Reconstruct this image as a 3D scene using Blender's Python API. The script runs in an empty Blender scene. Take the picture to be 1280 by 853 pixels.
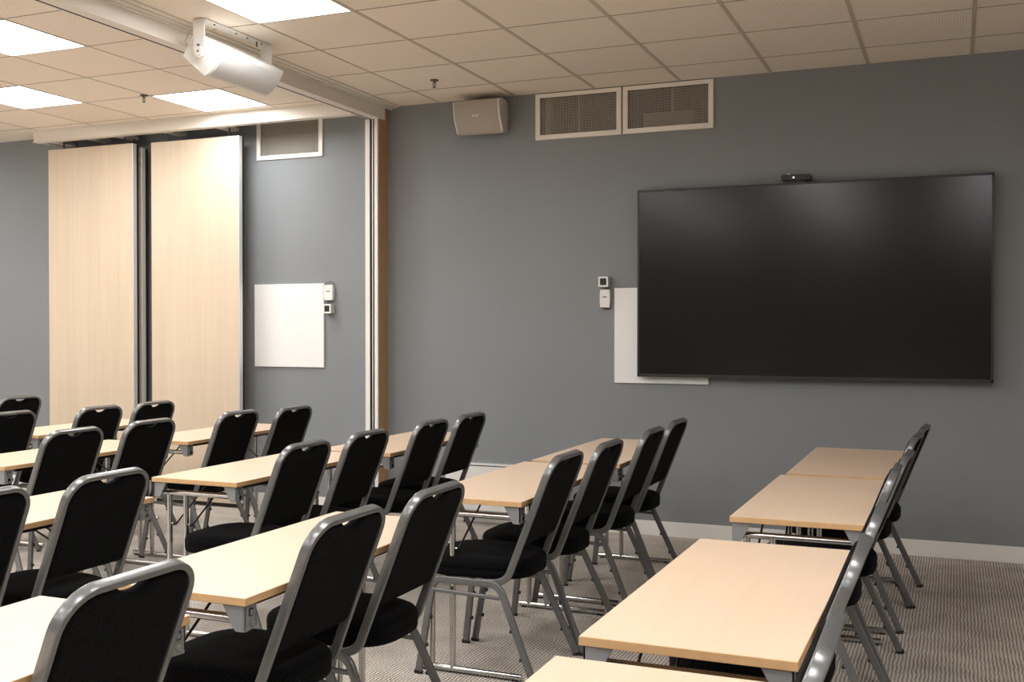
import bpy, bmesh, math, random
from mathutils import Vector, Matrix
random.seed(7)
PI = math.pi
COL = bpy.context.scene.collection
sc = bpy.context.scene

# ------------------------------------------------------------------ materials
def new_mat(name):
    m = bpy.data.materials.new(name); m.use_nodes = True
    nt = m.node_tree; b = nt.nodes['Principled BSDF']
    return m, nt, b
def simple(name, col, rough=.5, metal=0.0, spec=.5, noise=0.0, nscale=40, bump=0.0, bscale=200, sheen=0.0, emit=None):
    m, nt, b = new_mat(name)
    b.inputs['Base Color'].default_value = (*col, 1)
    b.inputs['Roughness'].default_value = rough
    b.inputs['Metallic'].default_value = metal
    b.inputs['Specular IOR Level'].default_value = spec
    if sheen:
        b.inputs['Sheen Weight'].default_value = sheen
        b.inputs['Sheen Roughness'].default_value = .5
    tc = nt.nodes.new('ShaderNodeTexCoord')
    if noise:
        n = nt.nodes.new('ShaderNodeTexNoise'); n.inputs['Scale'].default_value = nscale; n.inputs['Detail'].default_value = 3
        nt.links.new(tc.outputs['Object'], n.inputs['Vector'])
        r = nt.nodes.new('ShaderNodeMapRange')
        r.inputs['From Min'].default_value = .3; r.inputs['From Max'].default_value = .7
        r.inputs['To Min'].default_value = 1 - noise; r.inputs['To Max'].default_value = 1 + noise
        nt.links.new(n.outputs['Fac'], r.inputs['Value'])
        mx = nt.nodes.new('ShaderNodeVectorMath'); mx.operation = 'SCALE'
        mx.inputs[0].default_value = col
        nt.links.new(r.outputs['Result'], mx.inputs['Scale'])
        nt.links.new(mx.outputs['Vector'], b.inputs['Base Color'])
    if bump:
        n2 = nt.nodes.new('ShaderNodeTexNoise'); n2.inputs['Scale'].default_value = bscale; n2.inputs['Detail'].default_value = 4
        nt.links.new(tc.outputs['Object'], n2.inputs['Vector'])
        bp = nt.nodes.new('ShaderNodeBump'); bp.inputs['Strength'].default_value = bump; bp.inputs['Distance'].default_value = .002
        nt.links.new(n2.outputs['Fac'], bp.inputs['Height']); nt.links.new(bp.outputs['Normal'], b.inputs['Normal'])
    if emit:
        b.inputs['Emission Color'].default_value = (*emit[:3], 1); b.inputs['Emission Strength'].default_value = emit[3]
    return m

def math_node(nt, op, a=None, b=None, va=None, vb=None):
    n = nt.nodes.new('ShaderNodeMath'); n.operation = op
    if a is not None: nt.links.new(a, n.inputs[0])
    if b is not None: nt.links.new(b, n.inputs[1])
    if va is not None: n.inputs[0].default_value = va
    if vb is not None: n.inputs[1].default_value = vb
    return n.outputs[0]
def mix_col(nt, fac, c1, c2, blend='MIX'):
    n = nt.nodes.new('ShaderNodeMix'); n.data_type = 'RGBA'; n.blend_type = blend
    def put(sock, v):
        if isinstance(v, (tuple, list)): sock.default_value = (*v, 1)
        else: nt.links.new(v, sock)
    if isinstance(fac, (int, float)): n.inputs[0].default_value = fac
    else: nt.links.new(fac, n.inputs[0])
    put(n.inputs[6], c1); put(n.inputs[7], c2)
    return n.outputs[2]

def wood(name, c_lo, c_hi, along='Y', rough=.42, scale=1.0, contrast=1.0, spec=.35):
    m, nt, b = new_mat(name)
    tc = nt.nodes.new('ShaderNodeTexCoord')
    mp = nt.nodes.new('ShaderNodeMapping')
    oi = nt.nodes.new('ShaderNodeObjectInfo')
    off = nt.nodes.new('ShaderNodeVectorMath'); off.operation = 'SCALE'
    off.inputs[0].default_value = (3.1, 5.7, 2.3)
    nt.links.new(oi.outputs['Random'], off.inputs['Scale'])
    ad = nt.nodes.new('ShaderNodeVectorMath'); ad.operation = 'ADD'
    nt.links.new(tc.outputs['Object'], ad.inputs[0]); nt.links.new(off.outputs['Vector'], ad.inputs[1])
    nt.links.new(ad.outputs['Vector'], mp.inputs['Vector'])
    s = {'Y': (38, 1.6, 38), 'Z': (38, 38, 1.1)}[along]
    mp.inputs['Scale'].default_value = tuple(v*scale for v in s)
    n = nt.nodes.new('ShaderNodeTexNoise'); n.inputs['Scale'].default_value = 1.0
    n.inputs['Detail'].default_value = 5; n.inputs['Roughness'].default_value = .6; n.inputs['Distortion'].default_value = .4
    nt.links.new(mp.outputs['Vector'], n.inputs['Vector'])
    mp2 = nt.nodes.new('ShaderNodeMapping')
    mp2.inputs['Scale'].default_value = {'Y': (5, .5, 5), 'Z': (5, 5, .4)}[along]
    nt.links.new(ad.outputs['Vector'], mp2.inputs['Vector'])
    n2 = nt.nodes.new('ShaderNodeTexNoise'); n2.inputs['Scale'].default_value = 1.0; n2.inputs['Detail'].default_value = 2
    nt.links.new(mp2.outputs['Vector'], n2.inputs['Vector'])
    v = math_node(nt, 'ADD', math_node(nt, 'MULTIPLY', n.outputs['Fac'], vb=.6), math_node(nt, 'MULTIPLY', n2.outputs['Fac'], vb=.4))
    r = nt.nodes.new('ShaderNodeMapRange'); r.inputs['From Min'].default_value = .5-.2/contrast; r.inputs['From Max'].default_value = .5+.2/contrast
    nt.links.new(v, r.inputs['Value'])
    nt.links.new(mix_col(nt, r.outputs['Result'], c_lo, c_hi), b.inputs['Base Color'])
    b.inputs['Roughness'].default_value = rough; b.inputs['Specular IOR Level'].default_value = spec
    return m

M = {}
M['wall'] = simple('grey wall paint', (.245, .259, .267), rough=.75, spec=.25, noise=.03, nscale=1.2, bump=.12, bscale=300)
M['wall_pale'] = simple('pale wall paint', (.80, .79, .77), rough=.8, spec=.2)
M['white_trim'] = simple('white gloss trim', (.84, .82, .77), rough=.45)
M['bulkhead'] = simple('cream bulkhead paint', (.78, .73, .66), rough=.5)
M['cream_metal'] = simple('cream vent enamel', (.88, .83, .75), rough=.45)
M['mesh_metal'] = simple('vent mesh enamel', (.50, .47, .41), rough=.5)
M['pocket'] = simple('unpainted pocket lining', (.16, .14, .12), rough=.9)  # dark brown base colour inside the open ceiling pocket
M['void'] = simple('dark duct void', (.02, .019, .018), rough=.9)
M['duct'] = simple('pale duct sheet', (.50, .47, .43), rough=.6, metal=.3)
M['beech_top'] = wood('beech laminate', (.70, .52, .365), (.76, .585, .43), 'Y', rough=.36, contrast=.7, spec=.5)
M['beech_edge'] = wood('beech edge band', (.57, .34, .16), (.65, .41, .205), 'Y', rough=.45)
M['panel_wood'] = wood('maple veneer', (.60, .475, .345), (.69, .565, .425), 'Z', rough=.5, contrast=1.0, spec=.3)
M['jamb_wood'] = wood('oak jamb', (.42, .25, .125), (.52, .32, .17), 'Z', rough=.45)
M['alu'] = simple('brushed aluminium', (.86, .86, .85), rough=.35, metal=.35)
M['chrome'] = simple('chrome', (.58, .57, .55), rough=.2, metal=1.0)
M['brace'] = simple('dark steel rod', (.05, .045, .04), rough=.35, metal=.8)
M['bracket'] = simple('grey bracket paint', (.27, .275, .28), rough=.42, metal=.3)
M['chair_metal'] = simple('silver grey powder coat', (.185, .185, .182), rough=.27, metal=.45, noise=.05, nscale=60)
M['fabric'] = simple('black woven fabric', (.0042, .0043, .0045), rough=1.0, spec=.05, noise=1.0, nscale=170, bump=1.0, bscale=420, sheen=.025)
M['rubber'] = simple('black rubber', (.012, .012, .012), rough=.6)
M['black_plastic'] = simple('black plastic', (.012, .012, .013), rough=.4)
M['bezel'] = simple('screen bezel', (.022, .022, .023), rough=.38)
M['screen'] = simple('dark screen glass', (.002, .002, .002), rough=.19, spec=.5)
M['white_board'] = simple('white board', (.86, .855, .83), rough=.4)
M['device_white'] = simple('white device plastic', (.82, .80, .76), rough=.4)
M['device_side'] = simple('cream device plastic', (.55, .53, .47), rough=.45)
M['device_glass'] = simple('dark sensor window', (.03, .033, .03), rough=.25)
M['speaker_body'] = simple('beige speaker cabinet', (.50, .45, .38), rough=.55)
M['speaker_grille'] = simple('perforated beige grille', (.40, .36, .31), rough=.6, noise=.12, nscale=500)
M['speaker_white'] = simple('white speaker cabinet', (.82, .80, .76), rough=.45)
M['grille_white'] = simple('pale grey speaker grille', (.66, .65, .63), rough=.55, noise=.08, nscale=500)
M['logo'] = simple('pale logo metal', (.85, .83, .8), rough=.4)
M['screw'] = simple('dark screw', (.10, .095, .09), rough=.4, metal=.6)
M['tbar'] = simple('ceiling grid metal', (.56, .49, .405), rough=.6)
M['seam'] = simple('ceiling tile seam', (.36, .31, .25), rough=.8)
M['light_frame'] = simple('white light frame', (.80, .77, .72), rough=.5)
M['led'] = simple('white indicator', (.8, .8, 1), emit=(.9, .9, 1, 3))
LIGHT_E = 8.8
M['diffuser'] = simple('lit diffuser', (.9, .9, .9), emit=(.975, .99, 1.015, LIGHT_E))

M['diffuser_strong'] = simple('lit diffuser, stronger', (.9, .9, .9), emit=(.975, .99, 1.015, LIGHT_E*1.27))
# ceiling tiles: perforated mineral tile, procedural, per-tile variation
def ceiling_mat():
    m, nt, b = new_mat('mineral ceiling tile')
    tc = nt.nodes.new('ShaderNodeTexCoord')
    sep = nt.nodes.new('ShaderNodeSeparateXYZ'); nt.links.new(tc.outputs['Object'], sep.inputs[0])
    x = math_node(nt, 'ADD', sep.outputs[0], vb=60*.6+3.518)
    y = math_node(nt, 'ADD', sep.outputs[1], vb=60*.6-6.645)
    ix = math_node(nt, 'FLOOR', math_node(nt, 'DIVIDE', x, vb=.6))
    iy = math_node(nt, 'FLOOR', math_node(nt, 'DIVIDE', y, vb=.6))
    cv = nt.nodes.new('ShaderNodeCombineXYZ'); nt.links.new(ix, cv.inputs[0]); nt.links.new(iy, cv.inputs[1])
    wn = nt.nodes.new('ShaderNodeTexWhiteNoise'); wn.noise_dimensions = '3D'; nt.links.new(cv.outputs[0], wn.inputs['Vector'])
    # dots 15 mm apart
    fx = math_node(nt, 'SUBTRACT', math_node(nt, 'FRACT', math_node(nt, 'DIVIDE', x, vb=.015)), vb=.5)
    fy = math_node(nt, 'SUBTRACT', math_node(nt, 'FRACT', math_node(nt, 'DIVIDE', y, vb=.015)), vb=.5)
    d2 = math_node(nt, 'ADD', math_node(nt, 'MULTIPLY', fx, fx), math_node(nt, 'MULTIPLY', fy, fy))
    dot = math_node(nt, 'LESS_THAN', d2, vb=.05)
    perf = math_node(nt, 'GREATER_THAN', wn.outputs['Value'], vb=.35)
    dm = math_node(nt, 'MULTIPLY', math_node(nt, 'MULTIPLY', dot, perf), vb=.42)
    base = mix_col(nt, wn.outputs['Value'], (.87, .775, .665), (.92, .83, .725))
    nt.links.new(mix_col(nt, dm, base, (.20, .165, .13)), b.inputs['Base Color'])
    b.inputs['Roughness'].default_value = .85; b.inputs['Specular IOR Level'].default_value = .2
    return m
M['ceiling'] = ceiling_mat()

def carpet_mat():
    m, nt, b = new_mat('ribbed taupe carpet tile')
    tc = nt.nodes.new('ShaderNodeTexCoord')
    # slight wobble of the ribs
    nz = nt.nodes.new('ShaderNodeTexNoise'); nz.inputs['Scale'].default_value = 14; nz.inputs['Detail'].default_value = 2
    nt.links.new(tc.outputs['Object'], nz.inputs['Vector'])
    sep = nt.nodes.new('ShaderNodeSeparateXYZ'); nt.links.new(tc.outputs['Object'], sep.inputs[0])
    wob = math_node(nt, 'MULTIPLY', math_node(nt, 'SUBTRACT', nz.outputs['Fac'], vb=.5), vb=.015)
    x = math_node(nt, 'ADD', sep.outputs[0], wob)
    rib = math_node(nt, 'SINE', math_node(nt, 'MULTIPLY', x, vb=2*PI/.0155))
    # tufts along each rib, staggered from rib to rib
    row = math_node(nt, 'FLOOR', math_node(nt, 'DIVIDE', x, vb=.0155))
    ysh = math_node(nt, 'ADD', sep.outputs[1], math_node(nt, 'MULTIPLY', row, vb=.0051))
    tuft = math_node(nt, 'SINE', math_node(nt, 'MULTIPLY', ysh, vb=2*PI/.0125))
    n1 = nt.nodes.new('ShaderNodeTexNoise'); n1.inputs['Scale'].default_value = 190; n1.inputs['Detail'].default_value = 2
    nt.links.new(tc.outputs['Object'], n1.inputs['Vector'])
    n2 = nt.nodes.new('ShaderNodeTexNoise'); n2.inputs['Scale'].default_value = 5; n2.inputs['Detail'].default_value = 3
    nt.links.new(tc.outputs['Object'], n2.inputs['Vector'])
    s = math_node(nt, 'ADD', math_node(nt, 'MULTIPLY', rib, vb=.25), math_node(nt, 'MULTIPLY', tuft, vb=.15))
    s = math_node(nt, 'ADD', s, math_node(nt, 'MULTIPLY', math_node(nt, 'SUBTRACT', n1.outputs['Fac'], vb=.5), vb=2.3))
    s = math_node(nt, 'ADD', s, math_node(nt, 'MULTIPLY', math_node(nt, 'SUBTRACT', n2.outputs['Fac'], vb=.5), vb=.45))
    s = math_node(nt, 'ADD', s, vb=.5)
    cr = nt.nodes.new('ShaderNodeValToRGB')
    cr.color_ramp.elements[0].position = 0.05; cr.color_ramp.elements[0].color = (.13, .108, .085, 1)
    cr.color_ramp.elements[1].position = .95; cr.color_ramp.elements[1].color = (.95, .88, .79, 1)
    e = cr.color_ramp.elements.new(.5); e.color = (.50, .45, .385, 1)
    nt.links.new(s, cr.inputs[0]); nt.links.new(cr.outputs[0], b.inputs['Base Color'])
    b.inputs['Roughness'].default_value = .95; b.inputs['Specular IOR Level'].default_value = .1
    bp = nt.nodes.new('ShaderNodeBump'); bp.inputs['Strength'].default_value = .6; bp.inputs['Distance'].default_value = .004
    nt.links.new(s, bp.inputs['Height']); nt.links.new(bp.outputs['Normal'], b.inputs['Normal'])
    return m
M['carpet'] = carpet_mat()

# ------------------------------------------------------------------ mesh helpers
class MB:
    def __init__(s): s.v = []; s.f = []; s.mi = []
    def add(s, vs, fs, mi=0):
        o = len(s.v); s.v += [tuple(v) for v in vs]
        for f in fs: s.f.append(tuple(i+o for i in f)); s.mi.append(mi)
        return s
    def box(s, x0, x1, y0, y1, z0, z1, mi=0):
        vs = [(x0,y0,z0),(x1,y0,z0),(x1,y1,z0),(x0,y1,z0),(x0,y0,z1),(x1,y0,z1),(x1,y1,z1),(x0,y1,z1)]
        return s.add(vs, [(3,2,1,0),(4,5,6,7),(0,1,5,4),(1,2,6,5),(2,3,7,6),(3,0,4,7)], mi)
    def prism(s, poly, axis, a, b, mi=0):
        """poly: 2D points; axis 'x': poly is (y,z); 'y': (x,z); 'z': (x,y)"""
        def P(p, t):
            return {'x': (t, p[0], p[1]), 'y': (p[0], t, p[1]), 'z': (p[0], p[1], t)}[axis]
        n = len(poly)
        vs = [P(p, a) for p in poly] + [P(p, b) for p in poly]
        fs = [tuple(range(n-1, -1, -1)), tuple(range(n, 2*n))] + [(i, (i+1) % n, n+(i+1) % n, n+i) for i in range(n)]
        return s.add(vs, fs, mi)
    def sweep(s, pts, W, prof, mi=0, closed=False):
        """pts: path; W: wide-axis vector per point; prof: list of (w,t) offsets"""
        n = len(pts); k = len(prof); vs = []
        P = [Vector(p) for p in pts]
        for i in range(n):
            a = P[i-1] if (i > 0 or closed) else P[i]; c = P[(i+1) % n] if (i < n-1 or closed) else P[i]
            t = (c-a).normalized(); w = Vector(W[i]); w = (w - t*w.dot(t)).normalized(); u = t.cross(w)
            for (pw, pt) in prof: vs.append(P[i] + w*pw + u*pt)
        fs = []
        for i in range(n-1 if not closed else n):
            j = (i+1) % n
            for q in range(k):
                r = (q+1) % k
                fs.append((i*k+q, i*k+r, j*k+r, j*k+q))
        if not closed:
            fs.append(tuple(range(k-1, -1, -1))); fs.append(tuple((n-1)*k+q for q in range(k)))
        return s.add(vs, fs, mi)
    def tube(s, pts, r, k=12, mi=0):
        P = [Vector(p) for p in pts]
        d = (P[-1]-P[0]).normalized(); w = Vector((0,0,1)) if abs(d.z) < .9 else Vector((1,0,0))
        return s.sweep(pts, [w]*len(pts), [(r*math.cos(2*PI*i/k), r*math.sin(2*PI*i/k)) for i in range(k)], mi)
    def build(s, name, mats, parent=None, smooth=None, bevel=None, loc=None):
        me = bpy.data.meshes.new(name); me.from_pydata(s.v, [], s.f)
        if not isinstance(mats, (list, tuple)): mats = [mats]
        for m in mats: me.materials.append(m)
        for p, mi in zip(me.polygons, s.mi): p.material_index = mi
        bm = bmesh.new(); bm.from_mesh(me)
        bmesh.ops.recalc_face_normals(bm, faces=bm.faces)
        if bevel:
            es = [e for e in bm.edges if len(e.link_faces) == 2 and e.calc_face_angle(0) > .6]
            bmesh.ops.bevel(bm, geom=es, offset=bevel, segments=2, profile=.5, affect='EDGES', clamp_overlap=True)
        if smooth is not None:
            for f in bm.faces: f.smooth = True
            for e in bm.edges:
                if len(e.link_faces) == 2 and e.calc_face_angle(0) > smooth: e.smooth = False
        bm.to_mesh(me); bm.free(); me.update()
        o = bpy.data.objects.new(name, me); COL.objects.link(o)
        if parent is not None: o.parent = parent
        if loc is not None: o.location = loc
        return o

def rrect(w, t, r, seg=3):
    """rounded rectangle profile centred on 0"""
    out = []
    for (cx, cy, a0) in ((w/2-r, t/2-r, 0), (-w/2+r, t/2-r, 90), (-w/2+r, -t/2+r, 180), (w/2-r, -t/2+r, 270)):
        for i in range(seg+1):
            a = math.radians(a0 + 90*i/seg); out.append((cx + r*math.cos(a), cy + r*math.sin(a)))
    return out
def tag(o, label, cat, group=None):
    o['label'] = label; o['category'] = cat
    if group: o['group'] = group
    return o
def empty(name, loc=(0,0,0), rz=0):
    o = bpy.data.objects.new(name, None); o.empty_display_size = .1; COL.objects.link(o)
    o.location = loc; o.rotation_euler = (0,0,rz); return o
def struct(o): o['kind'] = 'structure'; return o
def children(o): return [c for c in bpy.data.objects if c.parent is o]
def copy_tree(o, parent=None):
    c = o.copy(); COL.objects.link(c); c.parent = parent
    for ch in children(o): copy_tree(ch, c)
    return c

# ------------------------------------------------------------------ room
LIGHTS = [(-5.03, 6.345, 'square ceiling light panel nearest the wood sliding panels'),
          (-5.03, 4.545, 'square ceiling light panel at the left edge of the picture, the higher one'),
          (-6.23, 5.745, 'square ceiling light panel at the left edge, lower one nearer the wall'),
          (-3.22, 4.545, 'square ceiling light panel right of the white ceiling loudspeaker')]
HID = 'lit square ceiling panel out of view behind or beside the camera'
for yy in (2.745, .945, -.855, -2.655):
    for xx in (-5.03, -3.22, -1.42, .38): LIGHTS.append((xx, yy, None))
for yy in (3.945, 2.145, .345, -1.455): LIGHTS.append((-6.83, yy, None))
LIGHTS.append((-8.63, 5.745, None)); LIGHTS.append((-8.63, 3.945, None)); LIGHTS.append((-8.63, 2.145, None))
YW = 7.054; H = 3.077
XL, XR, YB = -9.4, 3.6, -5.2
# vents: openings in the far wall
VENTS = [(-5.138, -4.527), (-2.758, -2.127), (-2.115, -1.492)]
VZ0, VZ1 = 2.745, 3.068
w = MB()
w.box(XL-.2, XR+.2, YW, YW+.25, 0, VZ0+.02)
xs = [XL-.2]
for a, b_ in VENTS: xs += [a+.02, b_-.02]
xs.append(XR+.2)
for i in range(0, len(xs), 2): w.box(xs[i], xs[i+1], YW, YW+.25, VZ0+.02, VZ1-.02)
w.box(XL-.2, XR+.2, YW, YW+.25, VZ1-.02, H+.45)
struct(w.build('wall_back', M['wall']))
struct(MB().box(XL-.2, XL, YB, YW, 0, H+.45).build('wall_left', M['wall_pale']))
struct(MB().box(XR, XR+.2, YB, YW, 0, H+.45).build('wall_right', M['wall_pale']))
struct(MB().box(XL-.2, XR+.2, YB-.2, YB, 0, H+.45).build('wall_front', M['wall']))
struct(MB().box(XL-.2, XR+.2, YB-.2, YW+.25, -.1, 0).build('floor', M['carpet']))
# ceiling with an open pocket behind the fascia
PX0, PX1, PY0 = -7.17, -5.02, 6.80
c = MB()
LH = .292                                   # half opening of a recessed light
gx = sorted({XL-.2, XR+.2} | {l[0]+d for l in LIGHTS for d in (-LH, LH)})
gy = sorted({YB-.2, PY0} | {l[1]+d for l in LIGHTS for d in (-LH, LH)})
for i in range(len(gx)-1):
    runs = None
    for j in range(len(gy)-1):
        mx_, my_ = (gx[i]+gx[i+1])/2, (gy[j]+gy[j+1])/2
        hole = any(abs(mx_-l[0]) < LH and abs(my_-l[1]) < LH for l in LIGHTS)
        if not hole and runs is None: runs = gy[j]
        if hole and runs is not None: c.box(gx[i], gx[i+1], runs, gy[j], H, H+.03); runs = None
    if runs is not None: c.box(gx[i], gx[i+1], runs, gy[-1], H, H+.03)
c.box(XL-.2, PX0, PY0, YW+.2, H, H+.03); c.box(PX1, XR+.2, PY0, YW+.2, H, H+.03)
struct(c.build('ceiling', M['ceiling']))
v = MB(); v.box(PX0-.02, PX1+.02, PY0-.02, YW, H+.30, H+.33); v.box(PX0-.02, PX0, PY0, YW, H+.03, H+.3); v.box(PX1, PX1+.02, PY0, YW, H+.03, H+.3); v.box(PX0, PX1, PY0-.02, PY0, H+.03, H+.3)
struct(v.build('trim_1', M['pocket']))
# ceiling grid: broad bars along the room in the right half, thin seams elsewhere
g = MB(); s_ = MB()
BX = -3.94
def spans(a, b, fixed, axis, half):
    """parts of a..b that do not cross a light opening"""
    cuts = []
    for l in LIGHTS:
        f_, m_ = (l[0], l[1]) if axis == 'x' else (l[1], l[0])
        if abs(fixed - f_) < LH + half - .004: cuts.append((m_-LH, m_+LH))
    out = [(a, b)]
    for (p, q) in sorted(cuts):
        nx_ = []
        for (u0, u1) in out:
            if q <= u0 or p >= u1: nx_.append((u0, u1)); continue
            if p > u0: nx_.append((u0, p))
            if q < u1: nx_.append((q, u1))
        out = nx_
    return out
x = -3.518
while x < XR:
    wd = .011 if x > -3 else .006
    for a, e_ in spans(YB, YW, x, 'x', 0): g.box(x-wd, x+wd, a, e_, H-.003, H+.001)
    x += .6
x = -4.73
while x > XL:
    for a, e_ in spans(YB, 6.74, x, 'x', 0): s_.box(x-.0035, x+.0035, a, e_, H-.0015, H+.001)
    x -= .6
y = 6.645
while y > YB:
    for a, e_ in spans(-3.83, XR, y, 'y', 0): s_.box(a, e_, y-.004, y+.004, H-.002, H+.001)
    for a, e_ in spans(XL, -4.1, y, 'y', 0): s_.box(a, e_, y-.0035, y+.0035, H-.0015, H+.001)
    y -= .6
struct(g.build('trim_2', M['tbar'])); struct(s_.build('trim_3', M['seam']))
# baseboards
struct(MB().box(XL, -4.06, YW-.014, YW, 0, .10).build('baseboard_left', M['white_trim'], bevel=.003))
struct(MB().box(-3.956, XR, YW-.014, YW, 0, .10).build('baseboard_back', M['white_trim'], bevel=.003))
struct(MB().box(XR-.014, XR, YB, YW-.014, 0, .10).build('baseboard_right', M['white_trim'], bevel=.003))

# bulkhead with the sliding wall track
BT = 2.966
b_ = MB()
b_.box(-4.04, BX, YB, 6.985, BT+.012, H)          # body
b_.box(BX-.075, BX, YB, 6.985, BT, BT+.012)       # right lip
b_.box(-4.04, BX-.088, YB, 6.985, BT, BT+.012)    # left lip
b_.box(BX, BX+.055, YB, YW, H-.016, H)            # stepped cornice
b_.box(BX, BX+.090, YB, YW, H-.008, H)
b_.box(BX, BX+.022, YB, YW, H-.026, H-.016)
struct(b_.build('trim_4', M['bulkhead'], bevel=.0012))
struct(MB().box(BX-.089, BX-.074, YB, 6.99, BT-.0002, BT+.013).build('trim_5', M['void']))
# fascia of the panel store
f_ = MB()
f_.box(-7.19, -4.04, 6.75, 6.80, 2.986, H)
f_.box(-7.19, -4.04, 6.735, 6.75, H-.012, H)
f_.box(-7.19, -4.04, 6.742, 6.812, 2.978, 2.986)
f_.box(-7.19, -7.17, 6.80, YW, 2.986, H)
struct(f_.build('trim_6', M['bulkhead'], bevel=.0012))
r_ = MB()
for xx in (-7.12, -6.72, -6.42, -5.92, -5.40):
    r_.box(xx, xx+.085, 6.80, YW, 2.990, 3.02)
r_.box(-7.17, -5.02, 6.80, 6.813, 2.986, H+.03)
struct(r_.build('trim_7', M['bulkhead'], bevel=.002))
# jamb at the wall end of the bulkhead
j = MB(); j.box(-4.055, -3.956, 6.912, 6.985, 0, BT-.001); j.box(-4.055, -3.956, 6.985, YW, 0, H-.027)
struct(j.build('trim_8', M['jamb_wood']))
j = MB(); j.box(-4.062, -4.024, 6.898, 6.912, 0, BT-.002); j.box(-3.984, -3.957, 6.898, 6.912, 0, BT-.002); j.box(-4.062, -4.055, 6.912, 7.05, 0, BT-.002)
struct(j.build('trim_9', M['white_trim'], bevel=.001))
j = MB(); j.box(-4.024, -3.984, 6.906, 6.912, 0, BT-.002)
struct(j.build('trim_10', M['black_plastic']))
struct(MB().box(-4.004, -3.998, 6.900, 6.906, 0, BT-.002).build('trim_11', M['alu']))

# ------------------------------------------------------------------ sliding wall panels
def wall_panel(x0, x1, yf, z1, left_alu, label, seen):
    r = empty('sliding_wall_panel', ((x0+x1)/2, yf+.045, 0)); w_ = (x1-x0)/2
    tag(r, label, 'partition panel', 'stacked sliding wall panels')
    MB().box(-w_, w_, -.045, .02, .035, z1).build('panel_face', M['panel_wood'], r)
    a = MB(); a.box(w_+.0015, w_+.010, -.0455, -.001, .035, z1); a.build('edge_profile', M['alu'], r, bevel=.003)
    MB().box(w_, w_+.007, .0, .022, .035, z1-.004).build('edge_seal', M['rubber'], r)
    MB().box(w_, w_+.0014, -.043, -.001, .035, z1-.002).build('edge_gasket', M['rubber'], r)
    for xx in (-w_+.12, w_-.12): MB().tube([(xx,.01,z1-.002), (xx,.01,2.995)], .006).build('hanger', M['screw'], r)
    MB().box(-w_+.02, w_-.02, -.02, .02, .004, .036).build('bottom_seal', M['black_plastic'], r)
    t = MB()
    return r
wall_panel(-7.125, -6.222, 6.845, 2.925, True, 'pale wood sliding wall panel, left of the two facing the room', 1)
wall_panel(-7.08, -6.220, 6.945, 2.905, True, 'folded-away sliding panel showing only its aluminium edge between two wood faces', 2)
wall_panel(-6.022, -5.172, 6.845, 2.915, True, 'pale wood sliding wall panel, right one beside the grey wall', 3)

# ------------------------------------------------------------------ vents
def vent(x0, x1, label, idx):
    r = empty('air_vent', ((x0+x1)/2, YW, VZ0)); w_ = (x1-x0)/2; h = VZ1-VZ0; B = .034
    tag(r, label, 'vent', 'wall vents under the ceiling')
    f = MB()
    y0, y1 = -.014, .002
    f.box(-w_, w_, y0, y1, 0, B); f.box(-w_, w_, y0, y1, h-B*.8, h); f.box(-w_, -w_+B, y0, y1, B, h-B*.8); f.box(w_-B, w_, y0, y1, B, h-B*.8)
    f.build('vent_frame', M['cream_metal'], r, bevel=.0015)
    m = MB()
    n = 46
    for i in range(1, n):
        xx = -w_+B + (2*w_-2*B)*i/n; m.box(xx-.0012, xx+.0012, 0, .008, B, h-B*.8)
    k = 24
    for i in range(1, k):
        zz = B + (h-1.8*B)*i/k; m.box(-w_+B, w_-B, .001, .009, zz-.0012, zz+.0012)
    m.build('mesh_grille', M['mesh_metal'], r)
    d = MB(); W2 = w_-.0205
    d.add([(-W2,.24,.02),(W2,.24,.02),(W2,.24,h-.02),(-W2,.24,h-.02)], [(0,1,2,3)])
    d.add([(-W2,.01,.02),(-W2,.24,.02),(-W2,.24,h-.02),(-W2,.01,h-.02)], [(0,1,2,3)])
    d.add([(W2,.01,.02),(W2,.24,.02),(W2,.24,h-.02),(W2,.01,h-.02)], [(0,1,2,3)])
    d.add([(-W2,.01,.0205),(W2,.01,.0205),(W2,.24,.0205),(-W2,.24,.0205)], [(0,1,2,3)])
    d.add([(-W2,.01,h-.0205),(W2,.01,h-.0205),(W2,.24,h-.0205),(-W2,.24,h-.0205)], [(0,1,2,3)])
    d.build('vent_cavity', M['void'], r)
    for (a, b2, c2, d2, e2, f2, nm) in ([(-W2+.02, W2-.05, .10, .12, .03, h-.12, 'duct')],
            [(-W2+.03, -W2+.075, .05, .09, .022, h-.022, 'duct'), (-.012, .004, .03, .05, .022, h-.022, 'divider')],
            [(-W2+.10, W2-.13, .08, .20, .022, .15, 'duct'), (.02, .03, .03, .05, .022, h-.022, 'divider')])[idx]:
        MB().box(a, b2, c2, d2, e2, f2).build(nm, M['duct'], r)
vent(*VENTS[0], 'cream framed mesh vent on the left wall section, above the square white board', 0)
vent(*VENTS[1], 'cream framed mesh vent nearer the beige wall loudspeaker, left of a touching pair', 1)
vent(*VENTS[2], 'cream framed mesh vent above the screen side, right of a touching pair', 2)

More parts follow.
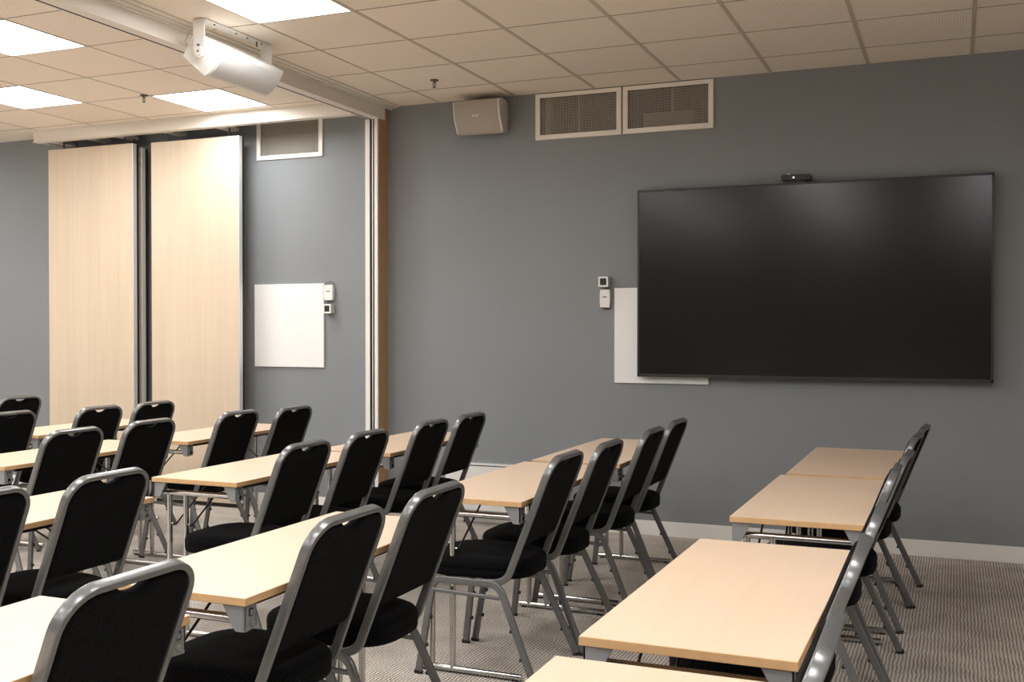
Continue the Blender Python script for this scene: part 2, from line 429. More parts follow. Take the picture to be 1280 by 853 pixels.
# ------------------------------------------------------------------ ceiling lights
def make_light():
    r = empty('ceiling_light', (0,0,0))
    f = MB(); o = .2915; i_ = .286
    for (a, b2, c2, d2) in ((-o,o,-o,-i_), (-o,o,i_,o), (-o,-i_,-i_,i_), (i_,o,-i_,i_)):
        f.box(a, b2, c2, d2, -.0035, .034)
    f.build('light_frame', M['light_frame'], r)
    MB().add([(-i_,-i_,.029),(-i_,i_,.029),(i_,i_,.029),(i_,-i_,.029)], [(0,1,2,3)]).build('diffuser', M['diffuser'], r)
    MB().box(-o, o, -o, o, .0345, .07).build('housing', M['light_frame'], r)
    return r
L0 = make_light()
for i, (xx, yy, lb) in enumerate(LIGHTS):
    o = L0 if i == 0 else copy_tree(L0)
    o.location = (xx, yy, H)
    tag(o, lb or HID, 'ceiling light', 'square ceiling lights')
    if not lb: o['group'] = 'ceiling lights outside the picture'
    if xx < -4:      # the left half of the hall has the stronger tubes
        for ch in children(o):
            if ch.name.startswith('diffuser'): ch.material_slots[0].link = 'OBJECT'; ch.material_slots[0].material = M['diffuser_strong']

# sprinklers
def sprinkler(x, y, label):
    r = empty('fire_sprinkler', (x, y, H)); tag(r, label, 'sprinkler')
    m = MB(); m.prism([(.028*math.cos(a*PI/8), .028*math.sin(a*PI/8)) for a in range(16)], 'z', -.006, 0)
    m.build('cover_plate', M['screw'], r, smooth=.6)
    m = MB(); m.tube([(0,0,0), (0,0,-.022)], .007); m.tube([(-.012,0,-.018), (-.010,0,-.04), (0,0,-.05)], .0022, 8); m.tube([(.012,0,-.018), (.010,0,-.04), (0,0,-.05)], .0022, 8)
    m.tube([(0,0,-.022), (0,0,-.045)], .002, 8)
    m.build('nozzle', M['screw'], r, smooth=.6)
    m = MB(); m.prism([(.013*math.cos(a*PI/6), .013*math.sin(a*PI/6)) for a in range(12)], 'z', -.052, -.050)
    m.build('deflector', M['screw'], r)
sprinkler(-3.233, 6.398, 'small metal fire sprinkler on the ceiling above the wall loudspeaker')
sprinkler(-5.355, 6.015, 'small fire sprinkler beside the ceiling light near the wood panels')

# ------------------------------------------------------------------ text helper
def text_mesh(name, body, size, mat, parent, loc, rot, shear=0.0, extrude=.0004, sx=1.0):
    cu = bpy.data.curves.new(name, 'FONT'); cu.body = body; cu.size = size; cu.shear = shear; cu.extrude = extrude
    cu.align_x = 'CENTER'; cu.align_y = 'CENTER'; cu.offset = size*.018
    t = bpy.data.objects.new(name, cu); COL.objects.link(t)
    dg = bpy.context.evaluated_depsgraph_get()
    me = bpy.data.meshes.new_from_object(t.evaluated_get(dg))
    bpy.data.objects.remove(t); bpy.data.curves.remove(cu)
    me.materials.clear(); me.materials.append(mat)
    o = bpy.data.objects.new(name, me); COL.objects.link(o); o.parent = parent; o.location = loc; o.rotation_euler = rot; o.scale = (sx, 1, 1)
    return o

# ------------------------------------------------------------------ wall loudspeaker
r = empty('wall_loudspeaker', (-3.135, YW, 2.93))
tag(r, 'beige box loudspeaker mounted high on the grey wall beside the vents', 'loudspeaker')
prof = []   # side profile (y,z), front at negative y
fr_pts = []
for i in range(9):
    u = i/8; z = .090 - .213*u; y = -.205 + .070*u**1.0 - .022*math.sin(PI*u)
    fr_pts.append((y, z))
back = [(-.085, -.130), (-.05, -.115), (-.035, -.06), (-.032, .04), (-.05, .085), (-.09, .103), (-.16, .106)]
body = [(-.150, -.120)] + back
rear = MB(); rear.prism([(fr_pts[0][0]+.012, fr_pts[0][1]+.008)] + [(p[0]+.012, p[1]) for p in fr_pts[1:-1]] + [(fr_pts[-1][0]+.012, fr_pts[-1][1]-.006)] + back, 'x', -.178, .182)
rear.build('cabinet', M['speaker_body'], r, smooth=.5, bevel=.006)
gr = MB(); gr.prism(fr_pts + [(p[0]+.014, p[1]) for p in reversed(fr_pts)], 'x', -.170, .170)
gr.build('grille', M['speaker_grille'], r, smooth=.5)
for sx_ in (-1, 1):
    e = MB(); e.prism([(p[0]-.003, p[1]+(.004 if p[1] > 0 else -.004)*(abs(p[1]) > .1)) for p in fr_pts] + [(p[0]+.02, p[1]) for p in reversed(fr_pts)], 'x', .170*sx_, .177*sx_)
    e.build('trim_strip', M['device_white'], r, smooth=.5)
MB().box(-.04, .04, -.04, -.0005, -.04, .04).build('wall_bracket', M['screw'], r)
text_mesh('logo', 'BOSE', .021, M['logo'], r, (-.012, -.1945, -.014), (math.radians(90+18), 0, 0), shear=.45, sx=1.0)

# ------------------------------------------------------------------ ceiling loudspeaker on its bracket
r = empty('ceiling_loudspeaker', (-3.76, 4.94, H))
tag(r, 'white loudspeaker hanging from a bracket beside the ceiling bulkhead', 'loudspeaker')
def lc(p): return (p[0]+3.76, p[1]-H)
bl, tb, tf, bf = lc((-3.889, 2.893)), lc((-3.805, 3.018)), lc((-3.613, 2.908)), lc((-3.742, 2.771))
# convex front between tf and bf
def arc(p, q, bulge, n):
    out = []; dx, dz = q[0]-p[0], q[1]-p[1]; L = math.hypot(dx, dz); nx, nz = -dz/L, dx/L
    for i in range(n+1):
        u = i/n; bb = bulge*4*u*(1-u); out.append((p[0]+dx*u+nx*bb, p[1]+dz*u+nz*bb))
    return out
front = arc(tf, bf, .022, 10)
if front[5][0] < (tf[0]+bf[0])/2: front = arc(tf, bf, -.022, 10)
HL = .275
MB().prism([tb] + front + [bl], 'y', -HL, HL).build('cabinet', M['speaker_white'], r, smooth=.5, bevel=.006)
cx_, cz_ = (tf[0]+bf[0])/2, (tf[1]+bf[1])/2
nx_, nz_ = .73, -.68
front2 = [(p[0]+nx_*.004, p[1]+nz_*.004) for p in front[1:-1]]
MB().prism(front2 + [(p[0]-nx_*.01, p[1]-nz_*.01) for p in reversed(front2)], 'y', -HL+.012, HL-.012).build('grille', M['grille_white'], r, smooth=.5)
u_ = MB(); u_.box(-.033, .045, -.305, .305, -.006, -.0035)
u_.build('mounting_plate', M['speaker_white'], r, bevel=.001)
for sy in (-1, 1):
    a = MB(); ya, yb = (.300*sy, .305*sy) if sy > 0 else (-.305, -.300)
    pts = [(-.033, -.006), (.045, -.006)]
    lowc = (.006, -.178)
    pts += [(lowc[0]+.036*math.cos(t), lowc[1]-.036*math.sin(t)) for t in [i*PI/8 for i in range(9)]]
    a.prism(pts, 'y', ya, yb); a.build('bracket_arm', M['speaker_white'], r, bevel=.001)
    kb = MB(); kb.prism([(lowc[0]+.024*math.cos(t), lowc[1]+.024*math.sin(t)) for t in [i*PI/12 for i in range(24)]], 'y', sy*.275, sy*.311)
    kb.build('pivot_knob', M['speaker_white'], r, smooth=.6)
    s2 = MB()
    for (qx, qz) in ((.006, -.145), (.006, -.178)): s2.prism([(qx+.006*math.cos(t), qz+.006*math.sin(t)) for t in [i*PI/6 for i in range(12)]], 'y', sy*.305, sy*.3135)
    s2.build('screw', M['screw'], r)
s2 = MB()
for yy in (-.19, .0, .1, .235): s2.tube([(.02, yy, -.006), (.02, yy, -.010)], .006, 10)
s2.tube([(.02, .19, -.006), (.02, .19, -.035)], .004, 10)
s2.build('plate_screw', M['screw'], r)
cb = MB(); cb.tube([(-.03, -.24, -.01), (-.09, -.26, -.05), (-.12, -.262, -.10), (-.105, -.24, -.135)], .0025, 8)
cb.build('speaker_cable', M['speaker_body'], r, smooth=.8)

# ------------------------------------------------------------------ screen, camera, boards, devices
r = empty('wall_screen', (-.891, YW, 1.714))
tag(r, 'large black flat display screen mounted on the grey wall', 'television')
TW, TH = 1.0995, .629
MB().box(-TW, TW, -.078, -.03, -TH, TH).build('screen_body', M['bezel'], r, bevel=.003)
bz = MB()
for (a, b2, c2, d2) in ((-TW,TW,TH-.014,TH), (-TW,TW,-TH,-TH+.020), (-TW,-TW+.014,-TH,TH), (TW-.014,TW,-TH,TH)): bz.box(a, b2, -.084, -.078, c2, d2)
bz.build('bezel', M['bezel'], r, bevel=.001)
MB().box(-TW+.014, TW-.014, -.0805, -.0785, -TH+.020, TH-.014).build('display_glass', M['screen'], r)
MB().box(-.35, .35, -.03, -.0005, -.25, .25).build('wall_mount', M['black_plastic'], r)
r = empty('conference_camera', (-.945, YW-.055, 1.714+TH+.0005))
tag(r, 'small black conference camera sitting on top of the screen', 'camera')
MB().box(-.052, .052, -.028, .02, 0, .014).build('stand', M['black_plastic'], r, bevel=.003)
m = MB(); m.prism([(-.094,.022),(-.088,.014),(.088,.014),(.094,.022),(.094,.042),(.088,.050),(-.088,.050),(-.094,.042)], 'y', -.035, .02)
m.build('camera_body', M['black_plastic'], r, bevel=.003)
m = MB(); m.prism([(-.016+.011*math.cos(t), .030+.011*math.sin(t)) for t in [i*PI/8 for i in range(16)]], 'y', -.041, -.035)
m.build('lens', M['device_glass'], r, smooth=.6)
m = MB(); m.prism([(-.014+.004*math.cos(t), .031+.004*math.sin(t)) for t in [i*PI/6 for i in range(12)]], 'y', -.0425, -.041); m.build('lens_glint', M['led'], r)  # small white dot on the lens, given its own glow
MB().box(-.052, -.040, -.030, -.02, .050, .058).build('button', M['device_white'], r, bevel=.001)

def board(x0, x1, z0, z1, label):
    r = empty('white_board', ((x0+x1)/2, YW, z0)); tag(r, label, 'board'); w_ = (x1-x0)/2; h = z1-z0
    MB().box(-w_, w_, -.016, -.001, 0, h).build('board_panel', M['white_board'], r, bevel=.0012)
    s2 = MB()
    for xx in (-.13, .15): s2.tube([(xx, -.0158, h-.052), (xx, -.0172, h-.052)], .0035, 8)
    s2.build('fixing_screw', M['device_side'], r)
board(-5.16, -4.516, 1.108, 1.76, 'square white panel on the left grey wall section between wood panels and jamb')
board(-2.172, -1.52, 1.037, 1.689, 'square white panel partly hidden behind the large screen')

def sensor(x0, x1, z0, z1, label):
    r = empty('wall_thermostat', ((x0+x1)/2, YW, z0)); tag(r, label, 'wall control'); w_ = (x1-x0)/2; h = z1-z0
    m = MB(); m.prism([(-w_*.9,0),(w_*.9,0),(w_,h*.35),(w_,h*.7),(w_*.94,h),(-w_*.94,h),(-w_,h*.7),(-w_,h*.35)], 'y', -.034, -.001)
    m.build('casing', M['device_white'], r, bevel=.003)
    MB().box(-w_*.42, w_*.42, -.0352, -.0345, h*.56, h*.615).build('dark_mark', M['screw'], r)
    MB().box(-w_*.8, w_*.8, -.026, -.001, -.006, .001).build('base_lip', M['black_plastic'], r)
def sensor_box(x0, x1, z0, z1, label):
    r = empty('wall_sensor', ((x0+x1)/2, YW, z0)); tag(r, label, 'wall sensor'); w_ = (x1-x0)/2; h = z1-z0; B = .012; D = -.055
    m = MB(); m.box(-w_, w_, D+.004, -.001, 0, h); m.build('casing', M['device_side'], r, bevel=.002)
    m = MB()
    for (a, b2, c2, d2) in ((-w_,w_,0,B), (-w_,w_,h-B,h), (-w_,-w_+B,B,h-B), (w_-B,w_,B,h-B)): m.box(a, b2, D-.004, D+.004, c2, d2)
    m.build('front_rim', M['device_white'], r, bevel=.001)
    MB().box(-w_+B, w_-B, D+.001, D+.0035, B, h-B).build('sensor_window', M['device_glass'], r)
    MB().box(-.004, .010, D-.001, D+.001, h*.3, h*.72).build('sensor_slot', M['black_plastic'], r)
sensor(-2.273, -2.200, 1.556, 1.680, 'small white wall control with dark mark, left of the large screen')
sensor_box(-2.275, -2.205, 1.697, 1.768, 'small cube wall sensor above the white control, left of the screen')
sensor(-4.503, -4.425, 1.628, 1.746, 'small white wall control right of the square white panel, left wall section')
sensor_box(-4.495, -4.425, 1.527, 1.598, 'small cube wall sensor under the white control, left wall section')
w1 = MB(); w1.tube([(-2.24, YW-.004, 1.678), (-2.236, YW-.012, 1.688), (-2.24, YW-.004, 1.700)], .0025, 8)
tag(w1.build('sensor_cable', M['black_plastic']), 'short black cable joining the two wall devices left of the screen', 'cable')
w1 = MB(); w1.tube([(-4.50, YW-.004, 1.735), (-4.495, YW-.008, 1.765), (-4.46, YW-.006, 1.772), (-4.43, YW-.008, 1.765), (-4.428, YW-.004, 1.74)], .0025, 8)
w1.tube([(-4.48, YW-.004, 1.632), (-4.484, YW-.010, 1.612), (-4.48, YW-.004, 1.594)], .0025, 8)
tag(w1.build('sensor_cable', M['black_plastic']), 'thin black cable looping over the wall control beside the left white panel', 'cable')

# low wall convector
r = empty('wall_heater', (-3.03, YW, .105)); tag(r, 'low white wall heater with a dark top grille behind the tables', 'heater')
hw = .385
MB().box(-hw, hw, -.125, -.118, 0, .318).build('front_cover', M['white_trim'], r, bevel=.002)
m = MB(); m.box(-hw, -hw+.006, -.118, -.001, 0, .318); m.box(hw-.006, hw, -.118, -.001, 0, .318); m.build('end_cap', M['white_trim'], r, bevel=.001)
m = MB(); m.box(-hw, hw, -.030, -.001, .30, .326); m.build('back_plate', M['white_trim'], r)
m = MB(); m.box(-hw+.006, hw-.006, -.118, -.03, .27, .295); m.build('heating_core', M['void'], r)
m = MB()
for i in range(60):
    xx = -hw+.012 + i*(2*hw-.024)/59; m.box(xx-.0012, xx+.0012, -.118, -.03, .296, .314)
m.build('top_grille', M['black_plastic'], r)

# ------------------------------------------------------------------ folding table
TWID, TLEN, TZ = .476, 1.19, .73
def make_table():
    r = empty('folding_table')
    hw, hl = TWID/2, TLEN/2
    m = MB()
    m.add([(-hw,-hl,TZ),(hw,-hl,TZ),(hw,hl,TZ),(-hw,hl,TZ)], [(0,1,2,3)], 0)
    m.add([(-hw,-hl,TZ-.021),(hw,-hl,TZ-.021),(hw,hl,TZ-.021),(-hw,hl,TZ-.021)], [(3,2,1,0)], 1)
    m.add([(-hw,-hl,TZ),(hw,-hl,TZ),(hw,hl,TZ),(-hw,hl,TZ),(-hw,-hl,TZ-.021),(hw,-hl,TZ-.021),(hw,hl,TZ-.021),(-hw,hl,TZ-.021)],
          [(0,4,5,1),(1,5,6,2),(2,6,7,3),(3,7,4,0)], 1)
    # weld so the bevel runs round the edge
    me = bpy.data.meshes.new('tabletop'); me.from_pydata(m.v, [], m.f)
    me.materials.append(M['beech_top']); me.materials.append(M['beech_edge'])
    for p, mi in zip(me.polygons, m.mi): p.material_index = mi
    bm = bmesh.new(); bm.from_mesh(me); bmesh.ops.remove_doubles(bm, verts=bm.verts, dist=1e-5); bmesh.ops.recalc_face_normals(bm, faces=bm.faces)
    bmesh.ops.bevel(bm, geom=list(bm.edges), offset=.0013, segments=1, affect='EDGES', material=1)
    bm.to_mesh(me); bm.free()
    o = bpy.data.objects.new('tabletop', me); COL.objects.link(o); o.parent = r
    zt = TZ-.0212
    for sx in (-1, 1):
        MB().box(sx*(hw-.035)-.006, sx*(hw-.035)+.006, -hl+.09, hl-.09, zt-.016, zt).build('side_rail', M['black_plastic'], r)
        for sy in (-1, 1):
            b = MB()
            X = lambda d: sx*(hw-.008-d); Y = lambda d: sy*(hl-.008-d)
            # end plate: tapering
            poly = [(X(0), zt), (X(.070), zt), (X(.066), zt-.008), (X(.036), zt-.062), (X(.029), zt-.069), (X(.004), zt-.069), (X(0), zt-.064)]
            b.prism(poly, 'y', Y(0), Y(.006))
            # side plate
            poly = [(Y(0), zt), (Y(.050), zt), (Y(.049), zt-.058), (Y(.042), zt-.066), (Y(.004), zt-.069), (Y(0), zt-.064)]
            b.prism(poly, 'x', X(0), X(.006))
            b.box(min(X(.0), X(.034)), max(X(0), X(.034)), min(Y(.044), Y(.050)), max(Y(.044), Y(.050)), zt-.064, zt)
            b.box(min(X(.0), X(.070)), max(X(0), X(.070)), min(Y(0), Y(.048)), max(Y(0), Y(.048)), zt-.004, zt)
            br = b.build('corner_bracket', M['bracket'], r, bevel=.0012)
            q = MB()
            def ring(x0, x1, ya, yb, za, zb, t):
                for (a1, b1, c1, d1) in ((ya, yb, za, za+t), (ya, yb, zb-t, zb), (ya, ya+t, za, zb), (yb-t, yb, za, zb)): q.box(x0, x1, a1, b1, c1, d1)
            xa, xb = sorted((X(-.0004), X(-.0022)))
            yc = Y(.026)
            q.box(xa, xb, yc-.009, yc+.009, zt-.031, zt-.011)
            q.build('latch_slot', M['void'], br)
            q = MB()
            q.box(*sorted((X(-.0015), X(-.004))), yc-.0055, yc+.0055, zt-.028, zt-.015)
            q.build('latch', M['bracket'], br, bevel=.0008)
            q = MB(); q.prism([(yc+.009*math.cos(t), zt-.048+.009*math.sin(t)) for t in [i*PI/8 for i in range(16)]], 'x', X(-.0004), X(-.003))
            q.build('bolt', M['chrome'], br, smooth=.6)
    for sy in (-1, 1):
        ye = sy*(hl-.062)
        t = MB(); t.tube([(-hw+.020, ye, .656), (hw-.020, ye, .656)], .0125, 16)
        t.build('axle_bar', M['chrome'], r, smooth=.7)
        t = MB(); t.tube([(-hw+.002, ye, .0165), (-hw+.452, ye, .0165)], .0125, 16)
        fb = t.build('foot_bar', M['chrome'], r, smooth=.7)
        for xx in (-hw+.025, -hw+.425): MB().box(xx-.012, xx+.012, ye-.009, ye+.009, 0, .006).build('foot_pad', M['rubber'], fb)
        for dx in (.052, .146):
            lx = -hw+dx
            t = MB(); t.tube([(lx, ye, .020), (lx, ye, .654)], .0125, 16)
            lg = t.build('leg', M['chrome'], r, smooth=.7)
        for dx in (.052, .146):
            lx = -hw+dx+.018
            t = MB()
            t.tube([(lx-.012, ye, .515), (lx, ye-sy*.008, .505), (lx, ye-sy*.03, .512), (lx, ye-sy*.075, .545), (lx, ye-sy*.30, .703)], .0042, 10)
            t.build('brace', M['brace'], r, smooth=.8)
            t = MB(); t.tube([(lx-.016, ye, .512), (lx+.004, ye, .512)], .0042, 10)
            t.build('brace_pin', M['chrome'], r, smooth=.7)
    return r
COLN = ['rightmost line of tables', 'second line of tables from the right', 'third line of tables from the right',
        'fourth line of tables from the right', 'fifth line of tables from the right', 'line of tables farthest left']
ROWN = {1: 'the wall end', 2: 'second from the wall', 3: 'third from the wall', 4: 'the camera end'}
TABLES = [(0,1,-.498,5.71),(0,2,-.517,4.46),(0,3,-.530,2.825),(0,4,-.530,1.485),
          (1,1,-1.79,5.715),(1,2,-1.805,4.455),(1,3,-1.893,2.81),(1,4,-1.922,1.445),
          (2,1,-3.083,5.69),(2,2,-3.162,4.455),(2,3,-3.232,2.815),
          (3,1,-4.496,5.74),(3,2,-4.560,4.465),
          (4,1,-5.62,5.67),(4,2,-5.744,4.475),
          (5,1,-6.925,5.68)]
T0 = make_table()
used = {}
for i, (c_, rw, tx, ty) in enumerate(TABLES):
    o = T0 if i == 0 else copy_tree(T0)
    o.location = (tx, ty, 0); o.rotation_euler.z = math.radians(random.uniform(-.4, .4)) if rw > 1 else 0
    if rw == 1: lb = 'beech folding table at the wall end of the ' + COLN[c_]
    elif rw == 4: lb = 'beech folding table at the camera end of the ' + COLN[c_]
    else: lb = 'beech folding table, %s, in the %s' % (ROWN[rw], COLN[c_])
    tag(o, lb, 'table', 'beech folding tables')

# ------------------------------------------------------------------ banquet chair
def smooth_path(pts, n=6):
    """Catmull-Rom through pts"""
    P = [Vector(p) for p in pts]; out = []
    for i in range(len(P)-1):
        p0 = P[max(i-1, 0)]; p1 = P[i]; p2 = P[i+1]; p3 = P[min(i+2, len(P)-1)]
        for k in range(n):
            t = k/n
            out.append(.5*((2*p1) + (p2-p0)*t + (2*p0-5*p1+4*p2-p3)*t*t + (3*p1-p0-3*p2+p3)*t**3))
    out.append(P[-1]); return out
def fillet(pts, radii, n=6):
    """polyline with rounded inner corners"""
    P = [Vector(p) for p in pts]; out = [P[0]]
    for i in range(1, len(P)-1):
        a = (P[i-1]-P[i]); c = (P[i+1]-P[i]); r = radii[i-1]
        d = min(r, a.length*.49, c.length*.49)
        A = P[i]+a.normalized()*d; C = P[i]+c.normalized()*d
        for k in range(n+1):
            t = k/n; out.append((1-t)**2*A + 2*t*(1-t)*P[i] + t*t*C)
    out.append(P[-1]); return out
BS = Vector((.365, 0, .931)); BN = Vector((.931, 0, -.365)); B0 = Vector((.190, 0, .520))
def bp_(s, y, n=0.0): return B0 + BS*s + Vector((0, y, 0)) + BN*n
def make_chair():
    r = empty('banquet_chair')
    prof = rrect(.029, .016, .0038)
    YC = .1925; ST = .404; R = .082
    # back frame ------------------------------------------------
    path = []; W = []
    side = fillet([(.045, 0, .391), (.095, 0, .391), (.148, 0, .412), bp_(.02, 0)], [.03, .045], 5)
    pre = [(p.x, p.z) for p in side]
    for i, (x, z) in enumerate(pre):
        path.append(Vector((x, YC + .004*(1-i/len(pre)), z)))
    for k in range(1, 5): path.append(bp_(.02 + (ST-R-.02)*k/5, YC))
    nb = len(path)
    for k in range(0, 9):
        a = PI/2*k/8; path.append(bp_(ST-R+R*math.sin(a), YC-R+R*math.cos(a)))
    for k in range(1, 4): path.append(bp_(ST, (YC-R)*(1-k/3)))
    half = list(path)
    full = half + [Vector((p.x, -p.y, p.z)) for p in reversed(half[:-1])]
    n = len(full)
    for i in range(n):
        a = full[max(i-1, 0)]; c = full[min(i+1, n-1)]; t = (c-a).normalized()
        j = i if i < len(half) else n-1-i
        if j < nb: w = Vector((0,1,0)).cross(t); W.append(w if w.x > 0 else -w)
        else: W.append(BN)
    m = MB(); m.sweep(full, W, prof)
    m.build('back_frame', M['chair_metal'], r, smooth=.7)
    # backrest ---------------------------------------------------
    PW = YC - .0075; SI = ST - .0075; RI = R - .0075; SB = .026
    ys = []
    N = 40
    for i in range(N+1):
        u = -1 + 2*i/N; ys.append(PW*math.sin(u*PI/2*.98)/math.sin(PI/2*.98))
    def top(y):
        a = abs(y); c_ = 0
        if a > PW-RI: c_ = RI - math.sqrt(max(RI*RI - (a-(PW-RI))**2, 0))
        notch = 0
        if a < .058: q_ = a/.058; notch = .027*(1-q_**2)**.8
        gap = 0
        return SI - c_ - notch - gap
    def bot(y):
        a = abs(y)/PW; return SB + .012*max(0, (a-.85)/.15)**2
    V = 16; vs = []; fs = []
    for side_ in (0, 1):
        for i, y in enumerate(ys):
            t0, b0 = top(y), bot(y)
            for k in range(V+1):
                v_ = k/V; v_ = .5-.5*math.cos(PI*v_)
                s = b0 + (t0-b0)*v_
                ed = min(PW-abs(y), (s-b0)*1.0, (t0-s)*1.0) ; e = max(0, min(1, ed/.022)); e = math.sqrt(1-(1-e)**2)
                nn = (.0035 + .0085*e) if side_ == 0 else -(.002 + (.016+.006*(1-(y/PW)**2))*e)
                vs.append(bp_(s, y, nn))
    cnt = (N+1)*(V+1)
    idx = lambda sd, i, k: sd*cnt + i*(V+1) + k
    for i in range(N):
        for k in range(V):
            fs.append((idx(0,i,k), idx(0,i+1,k), idx(0,i+1,k+1), idx(0,i,k+1)))
            fs.append((idx(1,i,k), idx(1,i,k+1), idx(1,i+1,k+1), idx(1,i+1,k)))
        fs.append((idx(0,i,0), idx(1,i,0), idx(1,i+1,0), idx(0,i+1,0)))
        fs.append((idx(0,i,V), idx(0,i+1,V), idx(1,i+1,V), idx(1,i,V)))
    for k in range(V):
        fs.append((idx(0,0,k), idx(0,0,k+1), idx(1,0,k+1), idx(1,0,k)))
        fs.append((idx(0,N,k), idx(1,N,k), idx(1,N,k+1), idx(0,N,k+1)))
    MB().add(vs, fs).build('backrest', M['fabric'], r, smooth=1.2)
    # seat -----------------------------------------------------
    K = 64
    def outline(sc_, ins):
        out = []
        for i in range(K):
            a = 2*PI*i/K; c_, s_2 = math.cos(a), math.sin(a)
            e = 2/3.4
            x = math.copysign(abs(c_)**e, c_); y = math.copysign(abs(s_2)**e, s_2)
            xx = -.022 + .234*x
            wy = .212 - .034*(x+1)/2*1.0 - .010*max(0, -x)**2
            yy = wy*y
            out.append((xx, yy))
        res = []
        for (x, y) in out:
            L = math.hypot(x+.022, y); k_ = max(0, (L-ins))/L
            res.append((-.022 + (x+.022)*k_, y*k_))
        return res
    levels = [(.402, .030), (.402, .012), (.406, .003), (.414, 0), (.434, -.0005), (.439, .003), (.444, -.001), (.460, -.0005), (.470, .003), (.478, .010), (.484, .024), (.488, .05), (.491, .09), (.4925, .13)]
    vs = []; fs = []
    for (z, ins) in levels:
        for (x, y) in outline(1, ins):
            zz = z - .006*((x+.02)/.23)**2*(1 if z > .44 else 0)
            vs.append((x, y, zz))
    for l in range(len(levels)-1):
        for i in range(K):
            fs.append((l*K+i, l*K+(i+1) % K, (l+1)*K+(i+1) % K, (l+1)*K+i))
    fs.append(tuple(range(K-1, -1, -1))); fs.append(tuple((len(levels)-1)*K+i for i in range(K)))
    MB().add(vs, fs).build('seat', M['fabric'], r, smooth=1.0)
    # legs and rails -------------------------------------------
    for s in (-1, 1):
        def Wp(path_):
            out = []
            for i in range(len(path_)):
                a = path_[max(i-1,0)]; c_ = path_[min(i+1,len(path_)-1)]; t = (c_-a).normalized()
                out.append(Vector((0,1,0)).cross(t))
            return out
        def yset(pts): return [Vector((x, s*y, z)) for (x, y, z) in pts]
        lp = fillet(yset([(-.232, .228, .012), (-.180, .200, .384), (-.105, YC, .392)]), [.055], 8)
        lp = lp[:-1]
        fl = MB().sweep(lp, Wp(lp), prof).build('leg', M['chair_metal'], r, smooth=.7)
        rp = fillet(yset([(.285, .246, .012), (.118, .205, .385), (.030, YC, .390)]), [.055], 8)[:-1]
        rl = MB().sweep(rp, Wp(rp), prof).build('leg', M['chair_metal'], r, smooth=.7)
        ra = [lp[-1], (lp[-1]+rp[-1])/2, rp[-1]]
        ra[0] = ra[0] + Vector((-.002,0,0)); ra[2] = ra[2] + Vector((.002,0,0))
        MB().sweep(ra, Wp(ra), prof).build('seat_rail', M['chair_metal'], r, smooth=.7)
        st = yset([(-.180, .206, .345), (.133, .206, .335)])
        MB().sweep(st, [(0,0,1)]*2, rrect(.016, .012, .004)).build('stretcher', M['chair_metal'], r, smooth=.7)
        for (leg, foot, up) in ((fl, Vector((-.2335, s*.2285, 0)), Vector((.052, -s*.028, .372))), (rl, Vector((.289, s*.2475, 0)), Vector((-.167, -s*.041, .373)))):
            u = up.normalized()
            q = MB(); q.sweep([foot+Vector((0,0,.0)), foot+u*.011], [(1,0,0)]*2, rrect(.037, .022, .007))
            q.build('rubber_foot', M['rubber'], leg, smooth=.7)
            for d in (.12, .235):
                c_ = foot + u*d; sgn = 1 if leg is fl else -1
                off = Vector((.021*(1 if leg is fl else -1), 0, 0))
                MB().tube([c_ + off*.5, c_ + off*1.05], .008, 10).build('stacking_bumper', M['rubber'], leg, smooth=.7)
    for (x, z) in ((-.14, .385), (.07, .385)):
        MB().sweep([(x, -YC+.004, z), (x, YC-.004, z)], [(1,0,0)]*2, rrect(.022, .014, .004)).build('cross_bar', M['chair_metal'], r)
    return r
TX = .338
COLS = ['rightmost table line', 'second table line from right', 'third table line from right', 'fourth table line from right', 'fifth table line from right', 'leftmost table line']
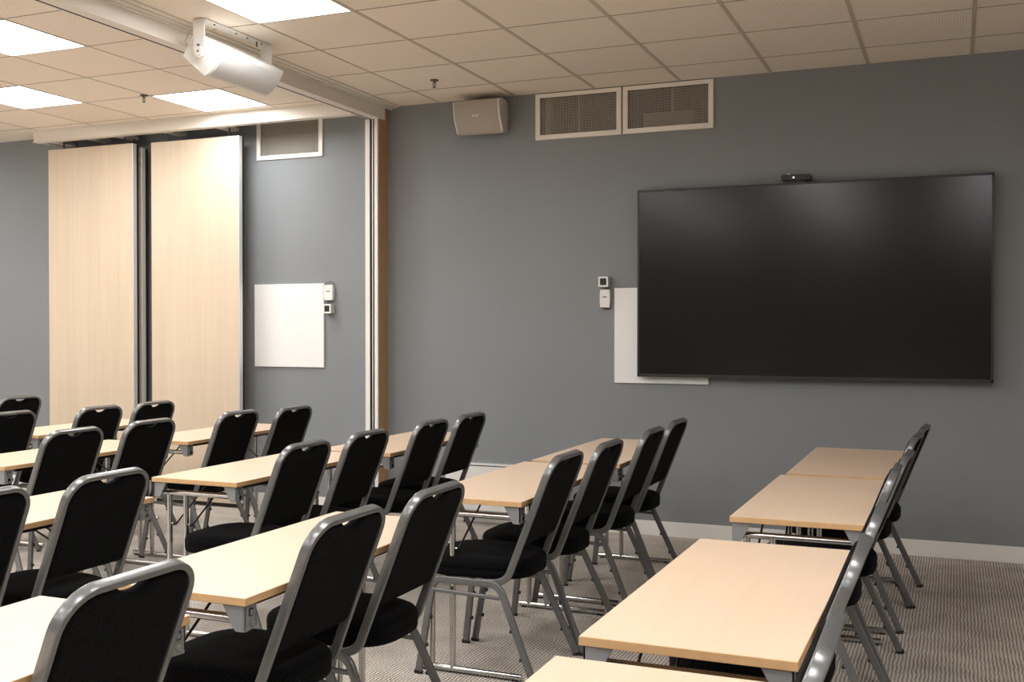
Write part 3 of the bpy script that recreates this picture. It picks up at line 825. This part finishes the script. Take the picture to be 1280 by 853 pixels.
# column, row, seat (F far / N near), top-bar centre X, Y, turn (deg)
CHAIRS = [(0,1,'F',-.143,5.95,-4),(0,1,'N',-.165,5.46,-4),(0,2,'F',-.176,4.65,-2.4),(0,2,'N',-.197,4.14,-1),(0,3,'F',-.195,3.19,0),(0,3,'N',-.200,2.64,.6),(0,4,'F',-.192,1.87,.6),
          (1,1,'F',-1.419,5.82,0),(1,1,'N',-1.407,5.26,0),(1,2,'F',-1.43,4.59,0),(1,2,'N',-1.455,4.09,0),(1,3,'F',-1.531,3.07,0),(1,3,'N',-1.543,2.55,0),(1,4,'F',-1.58,1.745,0),
          (2,1,'F',-2.658,5.77,0),(2,1,'N',-2.662,5.26,0),(2,2,'F',-2.674,4.59,0),(2,2,'N',-2.665,4.03,0),(2,3,'F',-2.757,2.93,0),(2,3,'N',-2.80,2.42,0),
          (3,1,'F',-3.963,5.85,0),(3,1,'N',-4.05,5.38,0),(3,2,'F',-4.114,4.68,0),(3,2,'N',-4.11,4.12,0),
          (4,1,'F',-5.118,5.86,0),(4,1,'N',-5.13,5.36,0),(4,2,'F',-5.30,4.80,0),
          (5,1,'F',-6.45,5.93,0)]
RN = {1: 'wall-end table', 2: 'table second from wall', 3: 'table third from wall', 4: 'camera-end table'}
C0 = make_chair()
for i, (c_, rw, st, tx, ty, rz) in enumerate(CHAIRS):
    o = C0 if i == 0 else copy_tree(C0)
    o.location = (tx-TX*math.cos(math.radians(rz)), ty-TX*math.sin(math.radians(rz)), 0); o.rotation_euler.z = math.radians(rz)
    lb = 'black banquet chair, %s seat, %s, %s' % ('far' if st == 'F' else 'near', RN[rw], COLS[c_])
    tag(o, lb, 'chair', 'black banquet chairs at the folding tables')

# ------------------------------------------------------------------ camera, world, colour
cam = bpy.data.cameras.new('camera'); co = bpy.data.objects.new('camera', cam); COL.objects.link(co)
co.location = (0, 0, 1.415); co.rotation_euler = (PI/2-.01234, 0, .39526)
cam.sensor_width = 36; cam.lens = 1329.93*36/1280; cam.clip_start = .05
sc.camera = co
wd = bpy.data.worlds.new('world'); sc.world = wd; wd.use_nodes = True
wd.node_tree.nodes['Background'].inputs[0].default_value = (.5, .5, .5, 1); wd.node_tree.nodes['Background'].inputs[1].default_value = 0.0
vs_ = sc.view_settings; vs_.view_transform = 'Standard'; vs_.look = 'None'; vs_.gamma = 1; vs_.exposure = 1.0
vs_.use_curve_mapping = False
sc.cycles.max_bounces = 10; sc.cycles.diffuse_bounces = 6; sc.cycles.caustics_reflective = False; sc.cycles.caustics_refractive = False
sc.cycles.use_denoising = True
